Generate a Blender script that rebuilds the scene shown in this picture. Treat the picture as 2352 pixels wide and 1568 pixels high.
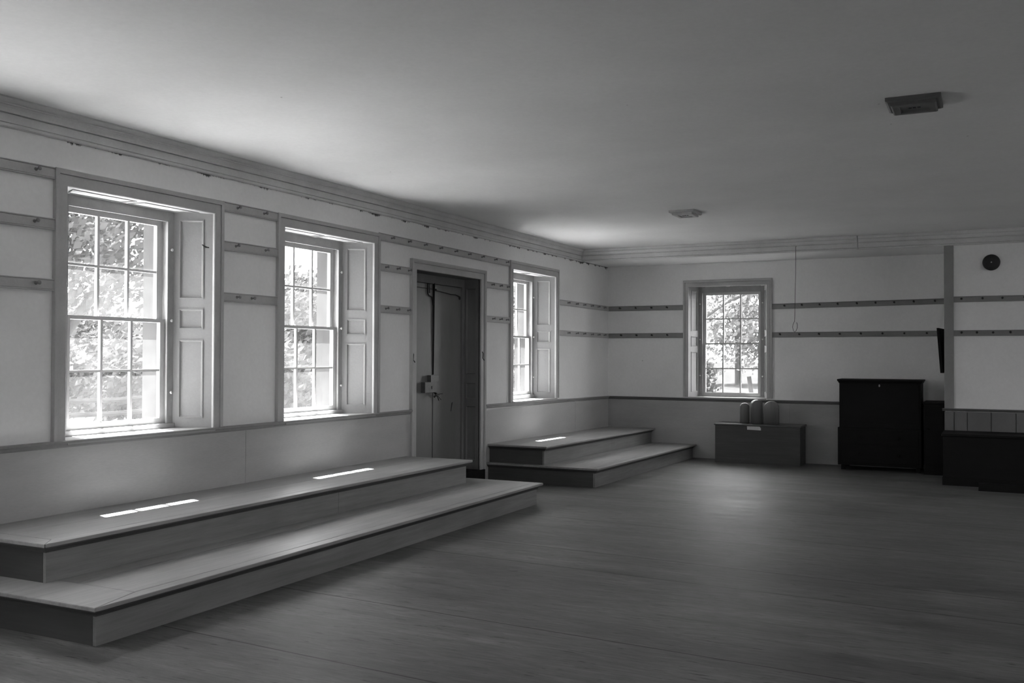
import bpy, bmesh, math, random
from mathutils import Vector, Matrix

for o in list(bpy.data.objects):
    bpy.data.objects.remove(o, do_unlink=True)
SC = bpy.context.scene
COL = SC.collection

# ------------------------------------------------------------------ camera
CAM_Z = 1.4
M = ((0.8956594668102226, 0.44473067499981705, 0.0029574021429228385),
     (0.004261160564453555, -0.015230748467555484, 0.9998749255840763),
     (-0.44472009401855433, 0.89553484076016, 0.01553663286568339))
cd = bpy.data.cameras.new('camera')
cd.sensor_fit = 'HORIZONTAL'
cd.sensor_width = 36.0
cd.lens = 36.0 * 2214.02 / 2352.0
cd.clip_start = 0.05
cd.clip_end = 500
cam = bpy.data.objects.new('camera', cd)
R, U, F = (Vector(v) for v in M)
cam.matrix_world = Matrix(((R.x, U.x, -F.x, 0), (R.y, U.y, -F.y, 0), (R.z, U.z, -F.z, CAM_Z), (0, 0, 0, 1)))
COL.objects.link(cam)
SC.camera = cam

# ------------------------------------------------------------------ light
SC.view_settings.view_transform = 'Standard'
SC.view_settings.look = 'None'
SC.view_settings.gamma = 1.0
SC.view_settings.exposure = 0.93
SC.view_settings.use_curve_mapping = False
SC.cycles.max_bounces = 16
SC.cycles.diffuse_bounces = 10
SC.cycles.glossy_bounces = 4
SC.cycles.transparent_max_bounces = 16
SC.cycles.transmission_bounces = 8
SC.cycles.sample_clamp_indirect = 20.0
SC.cycles.use_denoising = True

w = bpy.data.worlds.new('sky')
SC.world = w
w.use_nodes = True
wn = w.node_tree
bgn = next(n for n in wn.nodes if n.type == 'BACKGROUND')
SKY = 7.0
bgn.inputs['Color'].default_value = (1, 1, 1, 1)
bgn.inputs['Strength'].default_value = SKY

SUN_DIR = Vector((1.0, -0.35, -2.3)).normalized()
sl = bpy.data.lights.new('sun', 'SUN')
sl.energy = 60.0
sl.angle = math.radians(0.7)
sun = bpy.data.objects.new('sun', sl)
sun.rotation_euler = SUN_DIR.to_track_quat('-Z', 'Y').to_euler()
sun.location = (-20, 10, 30)
COL.objects.link(sun)

# ------------------------------------------------------------------ materials
def mat(name, build):
    m = bpy.data.materials.new(name)
    m.use_nodes = True
    nt = m.node_tree
    nt.nodes.clear()
    out = nt.nodes.new('ShaderNodeOutputMaterial')
    build(nt, out)
    return m

def N(nt, kind, **kw):
    n = nt.nodes.new(kind)
    for k, v in kw.items():
        if k in n.inputs.keys():
            n.inputs[k].default_value = v
        else:
            setattr(n, k, v)
    return n

def coords(nt, scale=(1, 1, 1), rot=(0, 0, 0)):
    # world space so that copies and children do not repeat the same pattern
    g = N(nt, 'ShaderNodeNewGeometry')
    mp = N(nt, 'ShaderNodeMapping')
    mp.inputs['Scale'].default_value = scale
    mp.inputs['Rotation'].default_value = rot
    nt.links.new(g.outputs['Position'], mp.inputs['Vector'])
    return mp.outputs['Vector']

def noise(nt, vec, scale, detail=4, rough=0.6):
    n = N(nt, 'ShaderNodeTexNoise')
    n.inputs['Scale'].default_value = scale
    n.inputs['Detail'].default_value = detail
    n.inputs['Roughness'].default_value = rough
    nt.links.new(vec, n.inputs['Vector'])
    return n.outputs['Fac']

def remap(nt, fac, a, b, c, d, clamp=True):
    r = N(nt, 'ShaderNodeMapRange')
    r.clamp = clamp
    for i, v in zip(('From Min', 'From Max', 'To Min', 'To Max'), (a, b, c, d)):
        r.inputs[i].default_value = v
    nt.links.new(fac, r.inputs['Value'])
    return r.outputs['Result']

def math_(nt, op, a, b):
    n = N(nt, 'ShaderNodeMath')
    n.operation = op
    for i, v in enumerate((a, b)):
        if hasattr(v, 'links'):
            nt.links.new(v, n.inputs[i])
        else:
            n.inputs[i].default_value = v
    return n.outputs[0]

def paint(name, g, var=0.06, rough=0.6, scale=3.0, stretch=(1, 1, 1), bump=0.02, spec=0.3, fine=0.04, finescale=60):
    def b(nt, out):
        p = N(nt, 'ShaderNodeBsdfPrincipled')
        v = coords(nt, stretch)
        a = noise(nt, v, scale, 5)
        f = noise(nt, v, finescale, 3)
        val = remap(nt, a, 0.3, 0.7, g * (1 - var), g * (1 + var))
        v2 = remap(nt, f, 0.25, 0.75, 1 - fine, 1 + fine)
        val = math_(nt, 'MULTIPLY', val, v2)
        nt.links.new(val, p.inputs['Base Color'])
        p.inputs['Roughness'].default_value = rough
        p.inputs['Specular IOR Level'].default_value = spec
        if bump:
            bp = N(nt, 'ShaderNodeBump')
            bp.inputs['Strength'].default_value = 0.4
            bp.inputs['Distance'].default_value = bump
            nt.links.new(f, bp.inputs['Height'])
            nt.links.new(bp.outputs['Normal'], p.inputs['Normal'])
        nt.links.new(p.outputs['BSDF'], out.inputs['Surface'])
    return mat(name, b)

def plaster_build(g, stains):
    def b(nt, out):
        p = N(nt, 'ShaderNodeBsdfPrincipled')
        v = coords(nt)
        a = noise(nt, v, 1.3, 5)
        f = noise(nt, v, 35, 4)
        val = remap(nt, a, 0.3, 0.7, g * 0.955, g * 1.045)
        val = math_(nt, 'MULTIPLY', val, remap(nt, f, 0.25, 0.75, 0.97, 1.03))
        # scattered small chips
        sp = N(nt, 'ShaderNodeTexVoronoi')
        sp.inputs['Scale'].default_value = 2.6
        nt.links.new(v, sp.inputs['Vector'])
        sd = remap(nt, sp.outputs['Distance'], 0.012, 0.022, 0.45, 1.0)
        val = math_(nt, 'MULTIPLY', val, sd)
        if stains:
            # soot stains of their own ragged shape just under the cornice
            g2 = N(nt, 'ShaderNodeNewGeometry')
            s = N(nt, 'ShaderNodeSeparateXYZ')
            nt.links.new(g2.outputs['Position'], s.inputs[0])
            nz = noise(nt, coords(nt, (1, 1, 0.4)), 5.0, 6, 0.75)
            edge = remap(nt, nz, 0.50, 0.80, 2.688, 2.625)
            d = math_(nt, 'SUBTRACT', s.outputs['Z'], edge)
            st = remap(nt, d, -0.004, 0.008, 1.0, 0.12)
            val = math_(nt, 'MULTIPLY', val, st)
        nt.links.new(val, p.inputs['Base Color'])
        p.inputs['Roughness'].default_value = 0.85
        p.inputs['Specular IOR Level'].default_value = 0.15
        bp = N(nt, 'ShaderNodeBump')
        bp.inputs['Strength'].default_value = 0.25
        bp.inputs['Distance'].default_value = 0.01
        nt.links.new(a, bp.inputs['Height'])
        nt.links.new(bp.outputs['Normal'], p.inputs['Normal'])
        nt.links.new(p.outputs['BSDF'], out.inputs['Surface'])
    return b

def wood(name, g, rot=(0, 0, 0), along='y', var=0.22, rough=0.45, spec=0.5, contrast=1.0):
    sc = {'y': (9, 0.55, 9), 'x': (0.55, 9, 9), 'z': (9, 9, 0.55)}[along]
    def b(nt, out):
        p = N(nt, 'ShaderNodeBsdfPrincipled')
        v = coords(nt, sc, rot)
        a = noise(nt, v, 1.2, 8, 0.7)
        f = noise(nt, v, 6, 5, 0.7)
        l = noise(nt, coords(nt), 1.1, 3)
        val = remap(nt, a, 0.3, 0.7, g * (1 - var), g * (1 + var))
        val = math_(nt, 'MULTIPLY', val, remap(nt, f, 0.3, 0.7, 1 - 0.12 * contrast, 1 + 0.12 * contrast))
        val = math_(nt, 'MULTIPLY', val, remap(nt, l, 0.3, 0.7, 0.88, 1.12))
        nt.links.new(val, p.inputs['Base Color'])
        nt.links.new(remap(nt, a, 0.3, 0.7, rough - 0.06, rough + 0.1), p.inputs['Roughness'])
        p.inputs['Specular IOR Level'].default_value = spec
        bp = N(nt, 'ShaderNodeBump')
        bp.inputs['Strength'].default_value = 0.15
        bp.inputs['Distance'].default_value = 0.004
        nt.links.new(f, bp.inputs['Height'])
        nt.links.new(bp.outputs['Normal'], p.inputs['Normal'])
        nt.links.new(p.outputs['BSDF'], out.inputs['Surface'])
    return mat(name, b)

def floor_build(nt, out):
    g = 0.128
    p = N(nt, 'ShaderNodeBsdfPrincipled')
    rot = (0, 0, math.radians(3.7))
    v = coords(nt, (0.9, 6.5, 6.5), rot)
    base = coords(nt, (1, 1, 1), rot)
    a = noise(nt, v, 1.3, 9, 0.72)
    f = noise(nt, coords(nt, (2.2, 16, 16), rot), 3.2, 6, 0.75)
    l = noise(nt, coords(nt, (0.5, 1.2, 1)), 1.1, 4)
    s = N(nt, 'ShaderNodeSeparateXYZ')
    nt.links.new(base, s.inputs[0])
    # boards run across the room: one seam every .153 m, most of them tight
    W = 0.153
    yb = math_(nt, 'DIVIDE', s.outputs['Y'], W)
    fr = math_(nt, 'FRACT', yb, 0)
    cell = math_(nt, 'FLOOR', yb, 0)
    wn_ = N(nt, 'ShaderNodeTexWhiteNoise')
    wn_.noise_dimensions = '1D'
    nt.links.new(cell, wn_.inputs['W'])
    edge = math_(nt, 'MINIMUM', fr, math_(nt, 'SUBTRACT', 1.0, fr))
    seam = remap(nt, edge, 0.006, 0.02, 0.0, 1.0)
    seam = remap(nt, seam, 0, 1, 0.80, 1.0)
    # two open joints
    wide = 1.0
    for yy in SEAMS:
        d = math_(nt, 'ABSOLUTE', math_(nt, 'SUBTRACT', s.outputs['Y'], yy), 0)
        m_ = remap(nt, d, 0.003, 0.006, 0.12, 1.0)
        wide = math_(nt, 'MULTIPLY', m_, wide)
    val = remap(nt, a, 0.28, 0.72, g * 0.50, g * 1.52)
    val = math_(nt, 'MULTIPLY', val, remap(nt, f, 0.3, 0.7, 0.70, 1.30))
    val = math_(nt, 'MULTIPLY', val, remap(nt, l, 0.3, 0.7, 0.8, 1.2))
    val = math_(nt, 'MULTIPLY', val, remap(nt, wn_.outputs['Value'], 0, 1, 0.93, 1.07))
    # dark flecks and knots drawn out with the grain
    fl = noise(nt, coords(nt, (2.6, 14, 14), rot), 3.0, 4, 0.6)
    val = math_(nt, 'MULTIPLY', val, remap(nt, fl, 0.62, 0.70, 1.0, 0.4))
    val = math_(nt, 'MULTIPLY', val, seam)
    val = math_(nt, 'MULTIPLY', val, wide)
    nt.links.new(val, p.inputs['Base Color'])
    nt.links.new(remap(nt, a, 0.3, 0.7, 0.42, 0.60), p.inputs['Roughness'])
    p.inputs['Specular IOR Level'].default_value = 0.24
    bp = N(nt, 'ShaderNodeBump')
    bp.inputs['Strength'].default_value = 0.5
    bp.inputs['Distance'].default_value = 0.004
    nt.links.new(math_(nt, 'MULTIPLY', f, seam), bp.inputs['Height'])
    nt.links.new(bp.outputs['Normal'], p.inputs['Normal'])
    nt.links.new(p.outputs['BSDF'], out.inputs['Surface'])

def glass_build(nt, out):
    # old window glass: clear, with a translucent veil added to whiten the view like haze
    tr = N(nt, 'ShaderNodeBsdfTransparent')
    tl = N(nt, 'ShaderNodeBsdfTranslucent')
    gl = N(nt, 'ShaderNodeBsdfGlossy')
    gl.inputs['Roughness'].default_value = 0.05
    tr.inputs['Color'].default_value = (0.96, 0.96, 0.96, 1)
    tl.inputs['Color'].default_value = (0.9, 0.9, 0.9, 1)
    v = coords(nt)
    nz = noise(nt, v, 6, 4)
    m1 = N(nt, 'ShaderNodeMixShader')
    nt.links.new(remap(nt, nz, 0.3, 0.7, 0.016, 0.030), m1.inputs['Fac'])
    nt.links.new(tr.outputs[0], m1.inputs[1])
    nt.links.new(tl.outputs[0], m1.inputs[2])
    m2 = N(nt, 'ShaderNodeMixShader')
    m2.inputs['Fac'].default_value = 0.03
    nt.links.new(m1.outputs[0], m2.inputs[1])
    nt.links.new(gl.outputs[0], m2.inputs[2])
    nt.links.new(m2.outputs[0], out.inputs['Surface'])

def leaf_build(g):
    def b(nt, out):
        d = N(nt, 'ShaderNodeBsdfDiffuse')
        t = N(nt, 'ShaderNodeBsdfTranslucent')
        nz = noise(nt, coords(nt), 1.2, 3)
        val = remap(nt, nz, 0.3, 0.7, g * 0.7, g * 1.3)
        nt.links.new(val, d.inputs['Color'])
        nt.links.new(val, t.inputs['Color'])
        m = N(nt, 'ShaderNodeMixShader')
        m.inputs['Fac'].default_value = 0.4
        nt.links.new(d.outputs[0], m.inputs[1])
        nt.links.new(t.outputs[0], m.inputs[2])
        nt.links.new(m.outputs[0], out.inputs['Surface'])
    return b

SEAMS = [4.20, 6.04, 8.56, 5.52, 7.2, 3.3]   # open joints, in the floor boards' own direction
MT = dict(
    plaster=mat('plaster', plaster_build(0.78, True)),
    plaster_plain=mat('plaster_plain', plaster_build(0.78, False)),
    ceiling=mat('ceiling_plaster', plaster_build(0.70, False)),
    trim=paint('grey_trim_paint', 0.43, 0.08, 0.5, 4, (1, 1, 1), 0.002),
    cornice=paint('cornice_paint', 0.58, 0.08, 0.6, 4, (1, 1, 1), 0.002),
    soffit=paint('pale_soffit_paint', 0.50, 0.04, 0.6, 4, (1, 1, 1), 0.002),
    rail=paint('chair_rail_paint', 0.25, 0.1, 0.5, 4, (1, 1, 1), 0.002),
    rail_dark=paint('dark_chair_rail_paint', 0.12, 0.1, 0.5, 4, (1, 1, 1), 0.002),
    vent_lit=paint('lit_vent_paint', 0.42, 0.08, 0.5, 12, (1, 1, 1), 0, 0.3),  # same paint as vent, brighter light at the farther one put into the colour
    boards=paint('partition_board_paint', 0.16, 0.12, 0.5, 2, (1, 1, 0.4), 0.002),


    frame=paint('window_frame_paint', 0.30, 0.12, 0.5, 8, (1, 1, 1), 0.002),
    jamb=paint('pale_panel_paint', 0.31, 0.04, 0.5, 4, (1, 1, 1), 0.002),
    sash=paint('sash_paint', 0.48, 0.05, 0.5, 4, (1, 1, 1), 0.002),
    stool=paint('sill_paint', 0.33, 0.06, 0.5, 4, (1, 1, 1), 0.002),
    wains=paint('wainscot_paint', 0.42, 0.09, 0.5, 2, (1, 0.4, 1.6), 0.002),
    wains_dark=paint('wainscot_dark_paint', 0.38, 0.12, 0.5, 2, (0.4, 1, 1.6), 0.002),
    door=paint('door_paint', 0.18, 0.10, 0.42, 4, (1, 1, 0.3), 0.002, 0.5),
    door_jamb=paint('door_jamb_paint', 0.17, 0.15, 0.65, 4, (1, 1, 0.3), 0.002, 0.15),
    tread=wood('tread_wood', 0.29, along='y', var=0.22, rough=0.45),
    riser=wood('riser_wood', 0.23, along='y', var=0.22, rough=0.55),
    riser_shade=wood('riser_shade_wood', 0.07, along='x', var=0.14, rough=0.6),  # riser wood darkened: shade at the ends and under nosings put into the colour
    iron=paint('dark_iron', 0.02, 0.2, 0.5, 20, (1, 1, 1), 0, 0.4),
    lock=paint('lock_case_paint', 0.16, 0.15, 0.45, 20, (1, 1, 1), 0, 0.4),
    brass=paint('escutcheon_metal', 0.35, 0.1, 0.35, 20, (1, 1, 1), 0, 0.6),
    china=paint('white_knob', 0.7, 0.05, 0.3, 20, (1, 1, 1), 0, 0.5),
    peg=paint('peg_wood', 0.20, 0.15, 0.45, 20, (1, 1, 1), 0, 0.5),
    chest=wood('chest_wood', 0.055, along='x', var=0.25, rough=0.5),
    chest_lid=wood('chest_lid_wood', 0.085, along='x', var=0.2, rough=0.35),
    black=wood('black_painted_wood', 0.009, along='x', var=0.3, rough=0.6, spec=0.15),
    form=wood('form_wood', 0.16, along='z', var=0.15, rough=0.5),
    paper=paint('paper_card', 0.6, 0.06, 0.7, 12, (1, 1, 1), 0, 0.1),
    vent=paint('vent_paint', 0.13, 0.08, 0.5, 12, (1, 1, 1), 0, 0.3),
    floor=mat('floor_boards', floor_build),
    glass=mat('old_window_glass', glass_build),
    gravel_bounce=paint('bounce_gravel', 0.25, 0.12, 0.95, 3, (1, 1, 1), 0, 0.05, 0.2, 25),  # unseen yard surface, added to throw daylight up to the ceiling
    gravel_bounce_right=paint('bounce_gravel_right', 0.34, 0.12, 0.95, 3, (1, 1, 1), 0, 0.05, 0.2, 25),  # likewise added out of view, for the right side of the ceiling
    ground=paint('meadow_grass', 0.020, 0.3, 1.0, 1.5, (1, 1, 1), 0, 0.0, 0.3, 20),
    leaf=mat('leaf_green', leaf_build(0.044)),
    leaf_light=mat('leaf_pale', leaf_build(0.046)),
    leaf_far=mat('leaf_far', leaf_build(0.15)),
    bark=paint('bark', 0.04, 0.3, 0.9, 6, (1, 1, 0.3), 0, 0.1),
    fence=paint('weathered_fence_wood', 0.018, 0.2, 1.0, 6, (1, 1, 1), 0, 0.0),
    outer=paint('dark_outer_paint', 0.03, 0.1, 0.6, 8, (1, 1, 1), 0, 0.2),
    exterior=paint('outer_wall', 0.30, 0.1, 0.8, 3, (1, 1, 1), 0, 0.1),
)

# ------------------------------------------------------------------ mesh helpers
class MB:
    def __init__(self, T=None):
        self.v = []
        self.f = []
        self.T = T

    def add(self, vs, fs):
        n = len(self.v)
        for v in vs:
            v = Vector(v)
            self.v.append(self.T @ v if self.T else v)
        self.f += [tuple(i + n for i in f) for f in fs]
        return self

    def box(self, x0, x1, y0, y1, z0, z1):
        vs = [(x, y, z) for x in (x0, x1) for y in (y0, y1) for z in (z0, z1)]
        return self.add(vs, [(0, 1, 3, 2), (4, 6, 7, 5), (0, 4, 5, 1), (2, 3, 7, 6), (0, 2, 6, 4), (1, 5, 7, 3)])

    def hexa(self, b, t):      # four bottom corners, four top corners
        vs = list(b) + list(t)
        return self.add(vs, [(3, 2, 1, 0), (4, 5, 6, 7), (0, 1, 5, 4), (1, 2, 6, 5), (2, 3, 7, 6), (3, 0, 4, 7)])

    def loft(self, rings, closed=True, caps=True):
        n = len(rings[0])
        base = len(self.v)
        vs = [p for r in rings for p in r]
        fs = []
        for k in range(len(rings) - 1):
            for i in range(n if closed else n - 1):
                j = (i + 1) % n
                fs.append((k * n + i, k * n + j, (k + 1) * n + j, (k + 1) * n + i))
        if caps and closed:
            fs.append(tuple(range(n))[::-1])
            fs.append(tuple((len(rings) - 1) * n + i for i in range(n)))
        return self.add(vs, fs)

    def tube(self, pts, r, n=8):
        pts = [Vector(p) for p in pts]
        rs = r if isinstance(r, (list, tuple)) else [r] * len(pts)
        rings = []
        up = None
        for i, p in enumerate(pts):
            d = (pts[min(i + 1, len(pts) - 1)] - pts[max(i - 1, 0)]).normalized()
            if up is None:
                up = Vector((0, 0, 1)) if abs(d.z) < 0.9 else Vector((1, 0, 0))
            a = d.cross(up)
            if a.length < 1e-4:
                a = d.orthogonal()
            a.normalize()
            b = d.cross(a).normalized()
            up = -b if b.dot(up) < 0 else b
            a = d.cross(up).normalized()
            rings.append([p + rs[i] * (math.cos(2 * math.pi * k / n) * a + math.sin(2 * math.pi * k / n) * up) for k in range(n)])
        return self.loft(rings)

    def lathe(self, prof, origin, axis, n=14):
        axis = Vector(axis).normalized()
        a = axis.orthogonal().normalized()
        b = axis.cross(a)
        o = Vector(origin)
        rings = [[o + axis * h + r * (math.cos(2 * math.pi * k / n) * a + math.sin(2 * math.pi * k / n) * b) for k in range(n)] for (h, r) in prof]
        return self.loft(rings)

    def build(self, name, material, parent=None, bevel=0, smooth=False, origin=None):
        me = bpy.data.meshes.new(name)
        vs = self.v
        if parent is not None:
            off = WORLD[parent.name]
            vs = [v - off for v in vs]
        elif origin is not None:
            vs = [v - Vector(origin) for v in vs]
        me.from_pydata([tuple(v) for v in vs], [], self.f)
        bm = bmesh.new()
        bm.from_mesh(me)
        bmesh.ops.recalc_face_normals(bm, faces=bm.faces)
        bm.to_mesh(me)
        bm.free()
        me.materials.append(MT[material])
        if smooth:
            for p in me.polygons:
                p.use_smooth = True
        o = bpy.data.objects.new(name, me)
        COL.objects.link(o)
        if bevel:
            bv = o.modifiers.new('bevel', 'BEVEL')
            bv.width = bevel
            bv.segments = 2
            bv.limit_method = 'ANGLE'
        if parent is not None:
            o.parent = parent
            WORLD[o.name] = WORLD[parent.name].copy()
        else:
            if origin is not None:
                o.location = origin
            WORLD[o.name] = Vector(origin) if origin is not None else Vector((0, 0, 0))
        return o

WORLD = {}

def tag(o, label=None, cat=None, group=None, kind=None):
    if label: o['label'] = label
    if cat: o['category'] = cat
    if group: o['group'] = group
    if kind: o['kind'] = kind
    return o

def empty(name, loc):
    o = bpy.data.objects.new(name, None)
    o.empty_display_size = 0.1
    COL.objects.link(o)
    o.location = loc
    WORLD[o.name] = Vector(loc)
    return o

def struct(o):
    o['kind'] = 'structure'
    return o

# ------------------------------------------------------------------ dimensions
XL = -4.977          # left wall plaster face
YF = 13.152          # far wall plaster face
YB = 12.13           # face of the boxed beam and of the stair partition
ZC = 2.848           # ceiling
ZS = 2.697           # underside of the beam
XR = 5.2
YN = -1.8
ZTOP = ZC + 0.25

def zf(y):           # the old floor sags towards the far corner
    pts = [(-5, 0.055), (8.0, 0.055), (9.4, 0.034), (13.2, 0.0), (16, 0.0)]
    for (a, za), (b, zb) in zip(pts, pts[1:]):
        if y <= b:
            t = (y - a) / (b - a)
            return za + (zb - za) * t
    return 0.0

# ------------------------------------------------------------------ floor, ceiling
m = MB()
ys = [YN - 0.5, 0, 4, 8.0, 8.7, 9.4, 10.6, 11.9, YF + 0.4]
xs = [XL - 0.4, XR + 0.4]
for a, b in zip(ys, ys[1:]):
    za, zb = zf(a), zf(b)
    m.hexa([(xs[0], a, za - 0.2), (xs[1], a, za - 0.2), (xs[1], b, zb - 0.2), (xs[0], b, zb - 0.2)],
           [(xs[0], a, za), (xs[1], a, za), (xs[1], b, zb), (xs[0], b, zb)])
fl = struct(m.build('floor', 'floor'))
cl = struct(MB().box(XL - 0.47, XR + 0.47, YN - 0.47, YF + 0.47, ZC, ZTOP).build('ceiling', 'ceiling'))

# ------------------------------------------------------------------ walls with openings
WIN_IN, WIN_OUT = 0.615, 0.47      # half widths of the splayed opening
LEFT_WINS = [(4.596, 0.887), (6.588, 0.887), (10.635, 0.872)]
LEFT_HIDDEN = [(2.604, 0.887)]
DOOR_C, DOOR_H = 8.575, 0.680
FAR_C = -3.238

def wall(name, T, u0, u1, holes_in, holes_out, z0=-0.3, z1=ZTOP, material='plaster', d1=0.233, d2=0.47, skip_out=False):
    """local frame: x = along wall, y = outward depth, z = up"""
    m = MB(T)
    for holes, da, db in ((holes_in, 0.0, d1), (holes_out, d1, d2)):
        cuts = sorted(holes)
        cur = u0
        for (a, b, c, d) in cuts:
            m.box(cur, a, da, db, z0, z1)
            if c > z0: m.box(a, b, da, db, z0, c)
            if d < z1: m.box(a, b, da, db, d, z1)
            cur = b
        m.box(cur, u1, da, db, z0, z1)
    return struct(m.build(name, material))

T_LEFT = Matrix(((0, -1, 0, XL), (1, 0, 0, 0), (0, 0, 1, 0), (0, 0, 0, 1)))      # u -> +Y, outward -> -X
T_FAR = Matrix(((1, 0, 0, 0), (0, 1, 0, YF), (0, 0, 1, 0), (0, 0, 0, 1)))        # u -> +X, outward -> +Y
T_RIGHT = Matrix(((0, 1, 0, XR), (1, 0, 0, 0), (0, 0, 1, 0), (0, 0, 0, 1)))
T_NEAR = Matrix(((1, 0, 0, 0), (0, -1, 0, YN), (0, 0, 1, 0), (0, 0, 0, 1)))

hin = [(c - WIN_IN, c + WIN_IN, s - 0.02, 2.42) for c, s in LEFT_WINS + LEFT_HIDDEN] + [(DOOR_C - DOOR_H, DOOR_C + DOOR_H, -0.3, 2.245)]
hout = [(c - WIN_OUT, c + WIN_OUT, s - 0.02, 2.385) for c, s in LEFT_WINS + LEFT_HIDDEN]
wall('wall_left', T_LEFT, YN - 0.47, YF + 0.47, hin, hout)
wall('wall_far', T_FAR, XL, XR, [(FAR_C - 0.545, FAR_C + 0.545, 0.83, 2.385)], [(FAR_C - 0.45, FAR_C + 0.45, 0.83, 2.345)], material='plaster_plain')
RIGHT_WINS = [4.6, 7.4, 10.4]
NEAR_WINS = [-2.4, 1.6]
rh = [(c - WIN_IN, c + WIN_IN, 0.867, 2.42) for c in RIGHT_WINS]
rho = [(c - WIN_OUT, c + WIN_OUT, 0.867, 2.385) for c in RIGHT_WINS]
wall('wall_right', T_RIGHT, YN - 0.47, YF + 0.47, rh, rho, material='plaster_plain')
nh = [(c - WIN_IN, c + WIN_IN, 0.867, 2.42) for c in NEAR_WINS]
nho = [(c - WIN_OUT, c + WIN_OUT, 0.867, 2.385) for c in NEAR_WINS]
wall('wall_near', T_NEAR, XL, XR, nh, nho, material='plaster_plain')

# boxed beam along the far wall and the partition (stair enclosure) standing forward under it
struct(MB().box(XL, XR, YB, YF, ZS, ZC).build('wall_beam', 'plaster_plain'))
m = MB().box(-0.47, XR, YB + 0.002, YF, -0.1, ZS)
struct(m.build('wall_partition', 'plaster_plain'))

# ------------------------------------------------------------------ cornice
CORN = [(0, 2.686), (0.012, 2.686), (0.020, 2.692), (0.020, 2.704), (0.010, 2.708), (0.010, 2.711), (0.017, 2.713), (0.017, 2.760), (0.009, 2.7605), (0.009, 2.764),
        (0.032, 2.765), (0.030, 2.778), (0.034, 2.790), (0.044, 2.802), (0.052, 2.806), (0.052, 2.812), (0.044, 2.814),
        (0.056, 2.828), (0.066, 2.838), (0.066, 2.849), (0, 2.849)]
ZB = ZS - 0.012
m = MB()
m.loft([[(XL + p, YN, z) for p, z in CORN], [(XL + p, YB - p, z) for p, z in CORN]])
struct(m.build('trim_1', 'cornice'))
m = MB()
m.loft([[(XL + p, YB - p, z) for p, z in CORN], [(-1.42, YB - p, z) for p, z in CORN]])
struct(m.build('trim_2', 'cornice'))
m = MB()
m.loft([[(-1.412, YB - p, z) for p, z in CORN], [(XR, YB - p, z) for p, z in CORN]])
struct(m.build('trim_3', 'cornice'))

# ------------------------------------------------------------------ chair rail and wainscot
def rail_profile(m, axis_pts):
    """axis_pts: two (pos, zt) ends; profile: cap with a small bead below"""
    pass

def chair(name, T, a, b, za, zb, material='trim'):
    m = MB(T)
    prof = [(0, 0.0), (0.034, 0.0), (0.040, -0.004), (0.040, -0.014), (0.034, -0.019), (0.022, -0.021), (0.022, -0.034), (0.014, -0.042), (0, -0.042)]
    m.loft([[(a, -d, za + z) for d, z in prof], [(b, -d, zb + z) for d, z in prof]])
    return struct(m.build(name, material))

chair('trim_4', T_LEFT, YN, 7.823, 0.889, 0.889, 'rail')
chair('trim_5', T_LEFT, 9.327, YF, 0.874, 0.834, 'rail')
chair('trim_6', T_FAR, XL + 0.001, -0.477, 0.834, 0.822, 'rail_dark')

def wains(name, T, a, b, za, zb, seams_v, h_seam=None, material='wains', t=0.012):
    """flat boards: split at vertical seams and one horizontal seam, 3 mm gaps"""
    m = MB(T)
    cuts = [a] + sorted(seams_v) + [b]
    m.box(a, b, -t + (0.008 if t < 0.02 else 0.018), 0.002, -0.02, min(za, zb) - 0.04)
    for i, (p, q) in enumerate(zip(cuts, cuts[1:])):
        zt = min(za + (zb - za) * (p - a) / (b - a), za + (zb - za) * (q - a) / (b - a)) - 0.038
        g = 0.0015 if material != 'boards' else 0.004
        lo = p + (g if i else 0)
        hi = q - (g if i < len(cuts) - 2 else 0)
        if h_seam:
            m.box(lo, hi, -t, 0.0, -0.02, h_seam - g)
            m.box(lo, hi, -t, 0.0, h_seam + g, zt)
        else:
            m.box(lo, hi, -t, 0.0, -0.02, zt)
    return struct(m.build(name, material))

wains('baseboard_left', T_LEFT, YN, 7.823, 0.889, 0.889, [1.9, 5.55])
wains('baseboard_left_far', T_LEFT, 9.327, YF, 0.874, 0.834, [11.9])
wains('baseboard_far', T_FAR, XL + 0.012, -0.477, 0.834, 0.822, [-2.4], 0.406, 'wains_dark')

# partition front: corner post, plaster panel, chair rail, vertical boards
struct(MB().box(-0.477, -0.377, YB - 0.022, YB + 0.03, 0.80, ZB + 0.0).build('trim_7', 'rail', bevel=0.002))
T_PART = Matrix(((1, 0, 0, 0), (0, 1, 0, YB), (0, 0, 1, 0), (0, 0, 0, 1)))
m = MB(T_PART)
prof = [(0, 0.0), (0.050, 0.0), (0.056, -0.004), (0.056, -0.012), (0.044, -0.017), (0.034, -0.019), (0.034, -0.030), (0, -0.032)]
m.loft([[(-0.50, -d, 0.822 + z) for d, z in prof], [(XR, -d, 0.822 + z) for d, z in prof]])
struct(m.build('trim_8', 'rail_dark'))
wains('baseboard_partition', T_PART, -0.476, XR, 0.822, 0.822, [-0.376, -0.24, 0.003, 0.25, 0.5, 0.75, 1.0, 1.3, 1.6], None, 'boards', 0.022)
wains('baseboard_right', T_RIGHT, YN, YF, 0.889, 0.889, [2, 6], None, 'wains')
wains('baseboard_near', T_NEAR, XL, XR, 0.889, 0.889, [0], None, 'wains')

# ------------------------------------------------------------------ windows
def u_sweep(m, hin_, ztop, z0, prof):
    """casing: profile (w outward from the opening, d projection) mitred round left, top and right"""
    rings = []
    for (sx, top) in ((-1, False), (-1, True), (1, True), (1, False)):
        ring = []
        for wv, d in prof:
            x = sx * (hin_ + wv)
            z = (ztop + wv) if top else z0
            ring.append((x, -d, z))
        rings.append(ring)
    m.loft(rings)
    return m

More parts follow.
